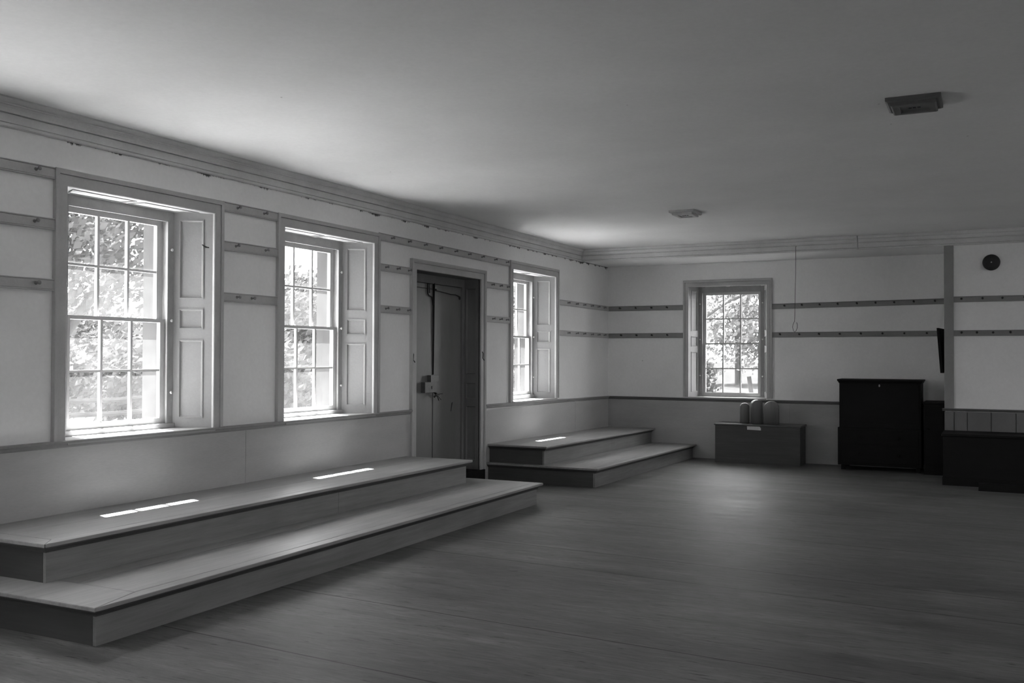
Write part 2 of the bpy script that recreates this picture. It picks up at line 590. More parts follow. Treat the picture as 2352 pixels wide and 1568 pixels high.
def raised(m, P, u0, u1, z0, z1, t=0.008):
    """recessed panel with moulded rim in a board; P(u, z, d) -> local point"""
    r = 0.016
    pts = lambda a, dd: [P(u0 + a, z0 + a * 1.0, dd), P(u1 - a, z0 + a, dd), P(u1 - a, z1 - a, dd), P(u0 + a, z1 - a, dd)]
    m.loft([pts(0, 0.0), pts(0, 0.007), pts(r * 0.4, 0.009), pts(r, -t), ], caps=False)
    m.add(pts(r, -t), [(0, 1, 2, 3)])
    return m

def board_with_panels(T, P, U, Z0, Z1, panels, name, material, parent, u_len):
    """a thin board (jamb lining) built as stiles and rails round sunk panels with a moulded rim"""
    m = MB(T)
    pa, pb = panels[0][0], panels[0][1]
    th = 0.018
    def slab(u0, u1, z0, z1):
        if u1 - u0 < 1e-4 or z1 - z0 < 1e-4: return
        m.hexa([P(u0, z0, 0), P(u1, z0, 0), P(u1, z0, -th), P(u0, z0, -th)],
               [P(u0, z1, 0), P(u1, z1, 0), P(u1, z1, -th), P(u0, z1, -th)])
    slab(0, pa, Z0, Z1)
    slab(pb, u_len, Z0, Z1)
    zc = Z0
    for (a, b, z0, z1) in sorted(panels, key=lambda q: q[2]):
        slab(pa, pb, zc, z0)
        # bead, slope down to the field, then raised field
        q = lambda s, d: [P(a + s, z0 + s, d), P(b - s, z0 + s, d), P(b - s, z1 - s, d), P(a + s, z1 - s, d)]
        rings = [q(0, 0.0), q(0, 0.005), q(0.007, 0.005), q(0.016, -0.010), q(0.020, -0.010)]
        m.loft(rings, caps=False)
        m.add(q(0.020, -0.010), [(0, 1, 2, 3)])
        zc = z1
    slab(pa, pb, zc, Z1)
    return m.build(name, material, parent)

def window(n, T, stool_z, outer_half, outer_top, in_half, in_top, glass_half, g_top, g_meet, g_bot, stool_mat='stool', casing_mat='trim', foot_half=0.47, depth=0.233, full=True, stool_ext=0.0, knob=True):
    org = T @ Vector((0, 0, stool_z))
    w = empty('window_%d' % n, org)
    struct(w)
    # casing
    cw = outer_half - in_half
    prof = [(0, -0.01), (0, 0.016), (0.004, 0.020), (cw - 0.030, 0.020), (cw - 0.0295, 0.012), (cw - 0.0265, 0.012), (cw - 0.026, 0.028), (cw - 0.004, 0.030), (cw, 0.027), (cw, -0.0)]
    m = MB(T)
    ct = outer_top - in_top
    rings = []
    for (sx, top) in ((-1, False), (-1, True), (1, True), (1, False)):
        rings.append([(sx * (in_half + wv), -d, (in_top + wv * ct / cw) if top else stool_z + 0.001) for wv, d in prof])
    m.loft(rings)
    m.build('casing', casing_mat, w)
    # stool: sill board filling the bottom of the splay
    m = MB(T)
    fh = foot_half
    m.hexa([(-in_half, -0.0395, stool_z - 0.022), (in_half, -0.0395, stool_z - 0.022), (fh, depth, stool_z - 0.022), (-fh, depth, stool_z - 0.022)],
           [(-in_half, -0.0395, stool_z + 0.0015), (in_half, -0.0395, stool_z + 0.0015), (fh, depth, stool_z + 0.0015), (-fh, depth, stool_z + 0.0015)])
    m.build('sill_board', stool_mat, w)
    # splayed jamb linings with three panels each
    L = math.hypot(in_half - fh, depth)
    zt = in_top + 0.01
    for s in (-1, 1):
        ux, uy = -s * (in_half - fh) / L, depth / L
        nx, ny = -s * uy, -(in_half - fh) / L       # towards the opening / room
        def P(u, z, d, s=s, ux=ux, uy=uy, nx=nx, ny=ny):
            return (s * in_half + ux * u + nx * d, uy * u + ny * d, z)
        H = zt - stool_z
        zz = lambda f: stool_z + f
        k = H / 1.533
        pan = [(0.225 * L, 0.85 * L, zz(0.070 * k), zz(0.625 * k)), (0.225 * L, 0.85 * L, zz(0.700 * k), zz(0.845 * k)), (0.225 * L, 0.85 * L, zz(0.915 * k), zz(1.478 * k))]
        board_with_panels(T, P, None, stool_z, zt, pan, 'jamb_panel', 'jamb', w, L)
    # soffit lining with two panels
    m = MB(T)
    m.hexa([(-in_half, 0, in_top), (in_half, 0, in_top), (fh, depth, in_top + 0.012), (-fh, depth, in_top + 0.012)],
           [(-in_half, 0, in_top + 0.02), (in_half, 0, in_top + 0.02), (fh, depth, in_top + 0.032), (-fh, depth, in_top + 0.032)])
    so = m.build('soffit_panel', 'soffit', w)
    m = MB(T)
    for (a, b) in ((-in_half + 0.085, -0.03), (0.03, in_half - 0.085)):
        q = lambda s, z: [(a + s, 0.045 + s, in_top + z), (b - s, 0.045 + s, in_top + z), (b - s - 0.09 * (1 if b > 0.1 else 0), 0.20 - s, in_top + z + 0.004), (a + s + 0.09 * (1 if a < -0.1 else 0), 0.20 - s, in_top + z + 0.004)]
        m.loft([q(0, 0.001), q(0, -0.003), q(0.005, -0.003), q(0.005, 0.003)], caps=False)
    m.build('panel_moulding', 'jamb', so)
    # frame: head, sides, sill
    oh = glass_half + 0.05
    ft = g_top + 0.040
    f0, f1 = depth - 0.004, depth + 0.095
    m = MB(T)
    m.box(-fh, -oh, f0, f1, stool_z, in_top + 0.012)
    m.box(oh, fh, f0, f1, stool_z, in_top + 0.012)
    m.box(-oh, oh, f0, f1, ft, in_top + 0.012)
    m.build('frame', 'frame', w, bevel=0.002)
    m = MB(T)
    eh = min(fh, 0.47) - 0.0005
    for a, b in ((-eh, -oh - 0.004), (oh + 0.004, eh)):
        m.box(a, b, f1 + 0.001, 0.478, stool_z, min(in_top - 0.03, 2.384))
    m.build('outer_casing', 'outer', w)
    m = MB(T)
    m.box(-fh - 0.012, fh + 0.012, f0 - 0.012, f0 + 0.02, stool_z, g_bot - 0.040)
    m.box(-oh, oh, f0 + 0.0, f1 + 0.06, stool_z, g_bot - 0.046)
    m.build('frame_sill', 'stool', w, bevel=0.003)
    # inner parting beads, painted pale
    m = MB(T)
    b0, b1 = f0 - 0.004, f0 + 0.014
    m.box(-oh - 0.004, -oh + 0.010, b0, b1, g_bot - 0.04, ft)
    m.box(oh - 0.010, oh + 0.004, b0, b1, g_bot - 0.04, ft)
    m.box(-oh - 0.004, oh + 0.004, b0, b1, ft - 0.010, ft + 0.004)
    m.build('stop_bead', 'jamb', w)
    if knob:
        for s in (-1, 1):
            for z in (1.139, 1.646, 2.147):
                m = MB(T)
                m.lathe([(0, 0.004), (0.006, 0.004), (0.010, 0.010), (0.016, 0.011), (0.020, 0.006)], (s * (oh + 0.022), f0, z), (0, -1, 0), 8)
                m.build('shutter_knob', 'china', w, smooth=True)
    # sashes
    gw = 2 * glass_half / 3
    mw = 0.0095
    def sash(name, y, z0, z1, rail_b, rail_t):
        m = MB(T)
        ya, yb = y - 0.016, y + 0.016
        m.box(-oh, -glass_half, ya, yb, z0 - rail_b, z1 + rail_t)
        m.box(glass_half, oh, ya, yb, z0 - rail_b, z1 + rail_t)
        m.box(-glass_half, glass_half, ya, yb, z0 - rail_b, z0)
        m.box(-glass_half, glass_half, ya, yb, z1, z1 + rail_t)
        for k in (1, 2):
            x = -glass_half + k * gw
            m.box(x - mw, x + mw, ya + 0.004, yb - 0.004, z0, z1)
        zm = (z0 + z1) / 2
        for k in range(3):
            xa = -glass_half + k * gw + (mw if k else 0)
            xb = -glass_half + (k + 1) * gw - (mw if k < 2 else 0)
            m.box(xa, xb, ya + 0.004, yb - 0.004, zm - 0.008, zm + 0.008)
        s = m.build(name, 'sash', w)
        g = MB(T)
        g.add([(-glass_half - 0.005, y, z0 - 0.005), (glass_half + 0.005, y, z0 - 0.005), (glass_half + 0.005, y, z1 + 0.005), (-glass_half - 0.005, y, z1 + 0.005)], [(0, 1, 2, 3)])
        g.build('glass', 'glass', s)
        return s
    sash('upper_sash', f0 + 0.075, g_meet + 0.012, g_top, 0.024, 0.045)
    sash('lower_sash', f0 + 0.038, g_bot, g_meet - 0.012, 0.042, 0.024)
    return w

def trans(T, u):
    return T @ Matrix.Translation((u, 0, 0))

for i, (c, s) in enumerate(LEFT_WINS):
    window(i + 1, trans(T_LEFT, c), s, 0.70, 2.513, 0.612, 2.412, 0.37, 2.315, 1.643, 0.962)
window(4, trans(T_FAR, FAR_C), 0.844, 0.6125, 2.466, 0.5375, 2.375, 0.365, 2.272, 1.588, 0.906, foot_half=0.455)
k = 5
for c, s in LEFT_HIDDEN:
    window(k, trans(T_LEFT, c), s, 0.70, 2.513, 0.612, 2.412, 0.37, 2.315, 1.643, 0.962, knob=False); k += 1
for c in RIGHT_WINS:
    window(k, trans(T_RIGHT, c), 0.887, 0.70, 2.513, 0.612, 2.412, 0.37, 2.315, 1.643, 0.962, knob=False); k += 1
for c in NEAR_WINS:
    window(k, trans(T_NEAR, c), 0.887, 0.70, 2.513, 0.612, 2.412, 0.37, 2.315, 1.643, 0.962, knob=False); k += 1

# daylight portals: guide sampling only, they emit nothing of their own
def portal(T, u, wd=0.80, ht=1.45, zc=1.64, d=0.46):
    l = bpy.data.lights.new('window_portal', 'AREA')
    l.shape = 'RECTANGLE'
    l.size, l.size_y = wd, ht
    l.cycles.is_portal = True
    o = bpy.data.objects.new('window_portal', l)
    p = T @ Vector((u, d, zc))
    n = (T.to_3x3() @ Vector((0, -1, 0)))
    o.location = p
    o.rotation_euler = n.to_track_quat('-Z', 'Y').to_euler()
    COL.objects.link(o)

for c, s in LEFT_WINS + LEFT_HIDDEN: portal(T_LEFT, c)
portal(T_FAR, FAR_C)
for c in RIGHT_WINS: portal(T_RIGHT, c)
for c in NEAR_WINS: portal(T_NEAR, c)

# ------------------------------------------------------------------ door
TD = trans(T_LEFT, DOOR_C)
d = empty('door_1', TD @ Vector((0, 0, zf(DOOR_C))))
struct(d)
OH, IH = 0.757, 0.657
m = MB(TD)
prof = [(0, -0.01), (0, 0.016), (0.004, 0.020), (0.062, 0.020), (0.0625, 0.012), (0.0655, 0.012), (0.066, 0.028), (0.084, 0.034), (0.100, 0.034), (0.100, 0.0)]
rings = []
for (sx, top) in ((-1, False), (-1, True), (1, True), (1, False)):
    rings.append([(sx * (IH + wv), -dd, (2.237 + wv) if top else 0.172) for wv, dd in prof])
m.loft(rings)
m.build('casing', 'trim', d)
DD = 0.205
# threshold step in dark wood
MB(TD).box(-0.757, 0.757, -0.02, DD + 0.06, 0.0, 0.172).build('threshold', 'black', d)
for s in (-1, 1):
    def P(u, z, dd, s=s):
        return (s * (IH + 0.0) - s * dd, u, z)
    pan = [(0.045, 0.172, 0.27, 0.862), (0.045, 0.172, 0.935, 1.115), (0.045, 0.172, 1.200, 2.145)]
    board_with_panels(TD, P, None, 0.172, 2.237, pan, 'jamb_panel', 'door_jamb', d, DD)
MB(TD).box(-IH, IH, 0.0, DD + 0.05, 2.237, 2.25).build('soffit_board', 'door_jamb', d)
# frame behind the reveal
m = MB(TD)
m.box(-IH - 0.0, -0.60, DD - 0.02, DD + 0.05, 0.172, 2.237)
m.box(0.60, IH, DD - 0.02, DD + 0.05, 0.172, 2.237)
m.box(-0.60, 0.60, DD - 0.02, DD + 0.05, 2.150, 2.237)
m.build('frame', 'door_jamb', d, bevel=0.002)
for (a, b) in ((-0.598, 0.006), (0.022, 0.598)):
    leaf = MB(TD).box(a, b, DD, DD + 0.04, 0.175, 2.147).build('door_leaf', 'door', d, bevel=0.003)
# dark outer door closing the slot behind
MB(TD).box(-0.66, 0.66, DD + 0.045, DD + 0.06, 0.172, 2.245).build('outer_door', 'iron', d)
# long bolt rod and its bracket
m = MB(TD)
m.tube([(0.014, DD - 0.012, 2.16), (0.014, DD - 0.012, 1.9), (0.014, DD - 0.006, 1.21)], [0.011, 0.009, 0.006], 8)
m.build('bolt_rod', 'iron', d, smooth=True)
m = MB(TD)
m.tube([(-0.108, DD - 0.012, 2.20), (-0.105, DD - 0.012, 2.04), (-0.085, DD - 0.012, 2.025), (-0.03, DD - 0.012, 2.015), (-0.008, DD - 0.010, 1.98), (0.002, DD - 0.008, 1.93)], 0.006, 8)
m.tube([(-0.075, DD - 0.012, 2.19), (-0.075, DD - 0.012, 2.05)], 0.005, 8)
m.build('bolt_handle', 'iron', d, smooth=True)
m = MB(TD)
m.tube([(-0.55, DD - 0.012, 2.10), (-0.35, DD - 0.012, 2.098), (-0.02, DD - 0.012, 2.094)], 0.0035, 6)
m.tube([(0.03, DD - 0.012, 2.085), (0.25, DD - 0.014, 2.07), (0.35, DD - 0.02, 2.06), (0.45, DD - 0.02, 2.062), (0.56, DD - 0.012, 2.045)], 0.005, 6)
m.lathe([(0, 0.016), (0.008, 0.016), (0.012, 0.008)], (0.56, DD - 0.004, 2.03), (0, -1, 0), 8)
m.lathe([(0, 0.012), (0.008, 0.012), (0.012, 0.005)], (0.06, DD - 0.004, 2.09), (0, -1, 0), 8)
m.build('top_chain', 'iron', d)
lk = MB(TD).box(-0.095, 0.062, DD - 0.045, DD - 0.0005, 1.134, 1.205).build('bolt_case', 'lock', d, bevel=0.002)
lk = MB(TD).box(-0.215, -0.012, DD - 0.05, DD - 0.0005, 1.028, 1.136).build('lock_case', 'lock', d, bevel=0.002)
m = MB(TD)
m.lathe([(0, 0.008), (0.003, 0.008)], (-0.085, DD - 0.05, 1.087), (0, -1, 0), 10)
m.box(-0.089, -0.081, DD - 0.053, DD - 0.05, 1.063, 1.085)
m.build('keyhole', 'iron', lk)
m = MB(TD)
m.tube([(0.012, DD - 0.01, 1.03), (0.012, DD - 0.05, 1.01), (-0.02, DD - 0.06, 0.995), (-0.04, DD - 0.05, 0.98)], 0.010, 8)
rr = random.Random(4)
for i in range(7):
    a = rr.uniform(-0.5, 0.25)
    L_ = rr.uniform(0.07, 0.17)
    m.tube([(0.012, DD - 0.03, 1.005), (0.012 + L_ * 0.5, DD - 0.035, 0.995 + a * 0.03 + rr.uniform(-.01, .01)), (0.012 + L_, DD - 0.03, 0.985 + a * 0.12)], 0.0035, 5)
m.build('latch', 'iron', d)
for (x, z) in ((-0.13, 1.25), (0.33, 1.48), (0.36, 0.87), (0.31, 1.47)):
    pass
m = MB(TD)
m.hexa([(0.385, DD - 0.002, 0.81), (0.395, DD - 0.002, 0.81), (0.395, DD + 0.01, 0.81), (0.385, DD + 0.01, 0.81)],
       [(0.405, DD - 0.002, 0.90), (0.43, DD - 0.002, 0.91), (0.43, DD + 0.01, 0.91), (0.405, DD + 0.01, 0.90)])
m.build('paint_gouge', 'iron', d)
for (x, z, s) in ((-0.735, 1.385, -1), (0.675, 1.40, 1)):
    m = MB(TD)
    m.tube([(x, -0.024, z + 0.05), (x, -0.034, z + 0.03), (x, -0.030, z - 0.02), (x + 0.01, -0.044, z - 0.045)], 0.005, 6)
    m.build('shutter_hook', 'iron', d)

# small iron hook on window 1's right jamb
m = MB()
m.tube([(XL + 0.002, 5.165, 2.17), (XL + 0.012, 5.16, 2.165), (XL - 0.01, 5.14, 2.17), (XL - 0.02, 5.125, 2.185)], [0.003, 0.003, 0.008, 0.003], 8)
hook = m.build('jamb_hook', 'iron', origin=(XL, 5.15, 2.165), smooth=True)
tag(hook, 'small black iron hook on the right jamb of the nearest window', 'hook')

# ------------------------------------------------------------------ peg rails
def peg_mesh(m, T, u, z, rng):
    """turned peg standing out of the rail, tilted slightly upwards"""
    ax = Vector((rng.uniform(-.06, .06), -1, 0.12 + rng.uniform(-.08, .08))).normalized()
    m.lathe([(0, 0.0105), (0.003, 0.0105), (0.005, 0.007), (0.014, 0.0058), (0.022, 0.0058), (0.026, 0.009), (0.030, 0.0125), (0.035, 0.0125), (0.038, 0.009), (0.0395, 0.003)],
            (u, -0.017, z), ax, 10)

prng = random.Random(11)
def peg_rail(T, a, b, zt_a, zt_b, pegs, label, h=0.070):
    """T: wall frame; a..b along the wall; zt: top heights"""
    org = T @ Vector(((a + b) / 2, 0, (zt_a + zt_b) / 2 - h))
    m = MB(T)
    prof = [(0.0, 0.0), (0.016, 0.0), (0.020, -0.002), (0.020, -0.007), (0.009, -0.0075), (0.009, -0.0105), (0.0165, -0.011), (0.0165, -h + 0.010), (0.011, -h + 0.0095), (0.011, -h + 0.0075), (0.019, -h + 0.007), (0.019, -h + 0.002), (0.016, -h), (0.0, -h)]
    m.loft([[(a, -dd, zt_a + z) for dd, z in prof], [(b, -dd, zt_b + z) for dd, z in prof]])
    rail_paint = 'trim'
    if T is not T_LEFT:
        rail_paint = 'rail'
    r = m.build('peg_rail', rail_paint, origin=org)
    tag(r, label, 'peg rail')
    for u in pegs:
        t = (u - a) / (b - a)
        z = zt_a + (zt_b - zt_a) * t - h * 0.45
        m = MB(T)
        peg_mesh(m, T, u, z, prng)
        p = m.build('peg', 'peg' if T is T_LEFT else 'iron', r, smooth=True)
    return r

W1L, W1R = 4.596 - 0.70, 4.596 + 0.70
W2L, W2R = 6.588 - 0.70, 6.588 + 0.70
W3L, W3R = 10.635 - 0.70, 10.635 + 0.70
DL, DR = DOOR_C - 0.757, DOOR_C + 0.757
G = 'grey wooden peg rail '
peg_rail(T_LEFT, 3.305, W1L, 2.508, 2.512, [3.46, 3.767], G + 'left of the nearest window, topmost of three')
peg_rail(T_LEFT, 3.305, W1L, 2.205, 2.209, [3.46, 3.762], G + 'left of the nearest window, middle of three')
peg_rail(T_LEFT, 3.305, W1L, 1.846, 1.850, [3.46, 3.775], G + 'left of the nearest window, lowest of three')
peg_rail(T_LEFT, W1R, W2L, 2.517, 2.515, [5.44, 5.729], G + 'between the two nearest windows, topmost of three')
peg_rail(T_LEFT, W1R, W2L, 2.233, 2.236, [5.424, 5.749], G + 'between the two nearest windows, middle of three')
peg_rail(T_LEFT, W1R, W2L, 1.860, 1.860, [5.44, 5.598], G + 'between the two nearest windows, lowest of three')
peg_rail(T_LEFT, W2R, W3L, 2.522, 2.508, [7.477, 7.768, 8.055, 8.35, 8.655, 8.945, 9.241, 9.545, 9.837], 'long grey peg rail with nine pegs running above the door')
peg_rail(T_LEFT, W2R, DL, 2.245, 2.245, [7.383, 7.575, 7.77], G + 'just left of the door, upper one below the long rail')
peg_rail(T_LEFT, W2R, DL, 1.865, 1.865, [7.386, 7.571, 7.758], G + 'just left of the door, lower one')
peg_rail(T_LEFT, DR, W3L, 2.226, 2.226, [9.48, 9.681, 9.861], G + 'between the door and the third window, upper one')
peg_rail(T_LEFT, DR, W3L, 1.849, 1.849, [9.504, 9.676, 9.841], G + 'between the door and the third window, lower one')
peg_rail(T_LEFT, W3R, YF, 2.137, 2.130, [11.631, 11.913, 12.179, 12.461, 12.711, 12.948], G + 'from the third window to the far corner, upper one')
peg_rail(T_LEFT, W3R, YF, 1.742, 1.738, [11.633, 11.915, 12.181, 12.463, 12.712, 12.949], G + 'from the third window to the far corner, lower one')
peg_rail(T_FAR, XL + 0.02, FAR_C - 0.6125, 2.128, 2.126, [-4.779, -4.541, -4.307, -4.08], G + 'on the far wall left of its window, upper one')
peg_rail(T_FAR, XL + 0.02, FAR_C - 0.6125, 1.738, 1.736, [-4.76, -4.529, -4.303, -4.075], G + 'on the far wall left of its window, lower one')
peg_rail(T_FAR, FAR_C + 0.6125, -0.47, 2.116, 2.140, [-2.459, -2.235, -2.006, -1.782, -1.544, -1.319, -1.095, -0.864, -0.62], 'long grey peg rail with nine pegs right of the far window, upper one')
peg_rail(T_FAR, FAR_C + 0.6125, -0.47, 1.735, 1.738, [-2.518, -2.269, -2.016, -1.755, -1.497, -1.236, -0.978, -0.713], 'long grey peg rail with eight pegs right of the far window, lower one')
peg_rail(T_PART, -0.377, 1.4, 2.100, 2.100, [-0.295, -0.079, 0.12, 0.34], G + 'right of the corner post under the round gong, upper one', 0.066)
peg_rail(T_PART, -0.377, 1.4, 1.714, 1.714, [-0.296, -0.138, 0.027, 0.2], G + 'right of the corner post, lower one', 0.066)

# ------------------------------------------------------------------ stepped platforms
def platform(name, label, low, up, nz, ends, seam_low, seam_up, joint=None):
    """low/up: (x front, y0, y1 at the front/back..., z) ; corners given as nosing rectangles"""
    pass

def tread_boards(rects):
    m = MB()
    for b, t0, t1 in rects:
        m.hexa([(x, y, t0[i]) for i, (x, y) in enumerate(b)], [(x, y, t1[i]) for i, (x, y) in enumerate(b)])
    return m

def step_platform(label, xw, yL, yR, xl, xu, ulL, ulR, zl, zu, floorz, endw=0.30):
    """xw wall; lower nosing front xl, from yL to yR; upper nosing front xu, from ulL to ulR
       zl, zu, floorz: (near, far) heights"""
    root = empty('stepped_platform', ((xw + xl) / 2, (yL + yR) / 2, (floorz[0] + floorz[1]) / 2))
    tag(root, label, 'platform')
    NO = 0.045
    TT = 0.021
    def Z(pair, y, a=yL, b=yR):
        t = (y - a) / (b - a)
        return pair[0] + (pair[1] - pair[0]) * t
    def slab(m, x0, x1, y0, y1, zt, t):
        c = [(x0, y0), (x1, y0), (x1, y1), (x0, y1)]
        m.hexa([(x, y, Z(zt, y) - t) for x, y in c], [(x, y, Z(zt, y)) for x, y in c])
    # each level: tread = long boards with an end board, 2 mm joints
    for (nm, x0, x1, y0, y1, zt, fz, mt) in (('lower', xw, xl, yL, yR, zl, floorz, 1), ('upper', xw, xu, ulL, ulR, zu, zl, 0)):
        m = MB()
        g = 0.0012
        e = endw if nm == 'lower' else 0.10
        n = 3 if nm == 'lower' else 2
        # near end board, mitred at the front corner
        ca = [(x0, y0), (x1, y0), (x1 - 0.08, y0 + e), (x0, y0 + e)]
        m.hexa([(x, y, Z(zt, y) - TT) for x, y in ca], [(x, y, Z(zt, y)) for x, y in ca])
        cb = [(x1 + 0.0, y0 + g), (x1, y1), (x1 - 0.08, y1), (x1 - 0.08 + g * 0, y0 + e + g)]
        cb = [(x1, y0 + 3 * g), (x1, y1), (x1 - 0.08, y1), (x1 - 0.08, y0 + e + 2 * g)]
        m.hexa([(x, y, Z(zt, y) - TT) for x, y in cb], [(x, y, Z(zt, y)) for x, y in cb])
        wv = (x1 - 0.08 - x0) / n
        for i in range(n):
            slab(m, x0 + i * wv + g, x0 + (i + 1) * wv - g, y0 + e + g, y1, zt, TT)
        m.build(nm + '_tread', 'tread', root, bevel=0.004)
        # risers
        m = MB()
        xr = x1 - NO
        ya, yb = y0 + NO, y1 - NO
        def rb(m, c, top_t, bot):
            m.hexa([(x, y, Z(bot, y)) for x, y in c], [(x, y, Z(top_t, y) - TT) for x, y in c])
        ys_ = [ya, yb] if nm == 'lower' else [ya, ya + (yb - ya) * 0.56, yb]
        for p, q in zip(ys_, ys_[1:]):
            rb(m, [(xr - 0.02, p + (g if p != ya else 0)), (xr, p + (g if p != ya else 0)), (xr, q - (g if q != yb else 0)), (xr - 0.02, q - (g if q != yb else 0))], zt, fz)
        m.build(nm + '_riser', 'riser', root)
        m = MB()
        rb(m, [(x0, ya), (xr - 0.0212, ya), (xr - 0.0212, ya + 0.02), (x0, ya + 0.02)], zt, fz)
        m.build(nm + '_end_board', 'riser_shade', root)  # end face coloured dark for the shade it stands in
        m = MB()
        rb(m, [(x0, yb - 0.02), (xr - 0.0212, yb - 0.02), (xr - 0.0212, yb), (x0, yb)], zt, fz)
        m.build(nm + '_end_board', 'riser_shade', root)
        # small moulding under the nosing, the shade there put into its colour
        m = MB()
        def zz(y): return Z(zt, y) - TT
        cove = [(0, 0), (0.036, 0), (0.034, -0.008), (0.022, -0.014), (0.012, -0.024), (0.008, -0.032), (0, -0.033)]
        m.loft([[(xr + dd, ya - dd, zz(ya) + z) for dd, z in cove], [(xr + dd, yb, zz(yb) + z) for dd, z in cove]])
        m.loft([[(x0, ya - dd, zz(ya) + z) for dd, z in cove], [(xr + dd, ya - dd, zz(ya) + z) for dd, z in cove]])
        m.build(nm + '_nosing_moulding', 'riser_shade', root)
    return root

step_platform('long two-step wooden platform under the two nearest windows, left of the door',
              XL + 0.013, 3.11, 8.03, -3.665, -4.24, 3.29, 7.74, (0.247, 0.247), (0.455, 0.455), (0.055, 0.055))
# the second one follows the sagging floor
p2 = step_platform('shorter two-step wooden platform in the far corner, right of the door',
              XL + 0.013, 9.37, YF - 0.014, -3.66, -4.255, 9.40, YF - 0.014, (0.236, 0.192), (0.438, 0.392), (0.034, 0.0), 0.12)

# ------------------------------------------------------------------ chest with rounded forms on it
def chest():
    x0, x1, y0, y1 = -3.285, -2.185, 12.69, 13.09
    zb, zt = zf(12.8), 0.522
    r = empty('storage_chest', ((x0 + x1) / 2, (y0 + y1) / 2, zb))
    tag(r, 'long dark wooden storage chest with flat lid under the far window', 'chest')
    MB().box(x0, x1, y0, y1, zb, zt - 0.024).build('body', 'chest', r, bevel=0.003)
    MB().box(x0 - 0.012, x1 + 0.012, y0 - 0.014, y1, zt - 0.022, zt).build('lid', 'chest_lid', r, bevel=0.004)
    m = MB()
    y = y0 - 0.0015
    m.add([(-2.860, y, 0.452), (-2.682, y - 0.004, 0.448), (-2.682, y - 0.005, 0.478), (-2.700, y - 0.003, 0.496), (-2.862, y, 0.497),
           (-2.860, y0 + 0.001, 0.452), (-2.682, y0 + 0.001, 0.448), (-2.682, y0 + 0.001, 0.478), (-2.700, y0 + 0.001, 0.496), (-2.862, y0 + 0.001, 0.497)],
          [(0, 1, 2, 3, 4), (9, 8, 7, 6, 5), (0, 5, 6, 1), (1, 6, 7, 2), (2, 7, 8, 3), (3, 8, 9, 4), (4, 9, 5, 0)])
    p = m.build('paper_label', 'paper', r)
    p['label'] = 'small pale paper card with a cut corner'
chest()

def bonnet_form(cx, cy, w_, h, t, rot, lean, label, cut=0.0):
    """block with a rounded top: arch profile, softened edges"""
    z0 = 0.5225
    T = Matrix.Translation((cx, cy, z0)) @ Matrix.Rotation(rot, 4, 'Z')
    r = w_ / 2
    n = 16
    def arch(s, y):
        pts = [(-r * s, y, 0.0 if s == 1 else 0.004), ]
        hh = h - r * 0.85
        for k in range(n + 1):
            a = math.pi - math.pi * k / n
            pts.append((r * s * math.cos(a) + lean * math.sin(a) * 0.4, y, hh + (h - hh) * s * math.sin(a)))
        pts.append((r * s, y, 0.0 if s == 1 else 0.004))
        return pts
    m = MB(T)
    m.loft([arch(0.88, -t / 2), arch(0.96, -t / 2 + 0.008), arch(1, -t / 2 + 0.022), arch(1, t / 2 - 0.022), arch(0.96, t / 2 - 0.008), arch(0.88, t / 2)])
    o = m.build('bonnet_form', 'form', origin=(cx, cy, z0), smooth=True)
    tag(o, label, 'wooden form', 'rounded forms standing on the chest')

bonnet_form(-2.945, 12.92, 0.125, 0.268, 0.10, math.radians(14), 0.0, 'smallest round-topped wooden form, leftmost of three on the chest')
bonnet_form(-2.785, 12.90, 0.140, 0.315, 0.14, math.radians(24), 0.02, 'tallest round-topped wooden form, middle of three on the chest')
bonnet_form(-2.588, 12.90, 0.195, 0.300, 0.13, math.radians(10), 0.0, 'widest round-topped wooden form, rightmost of three on the chest')

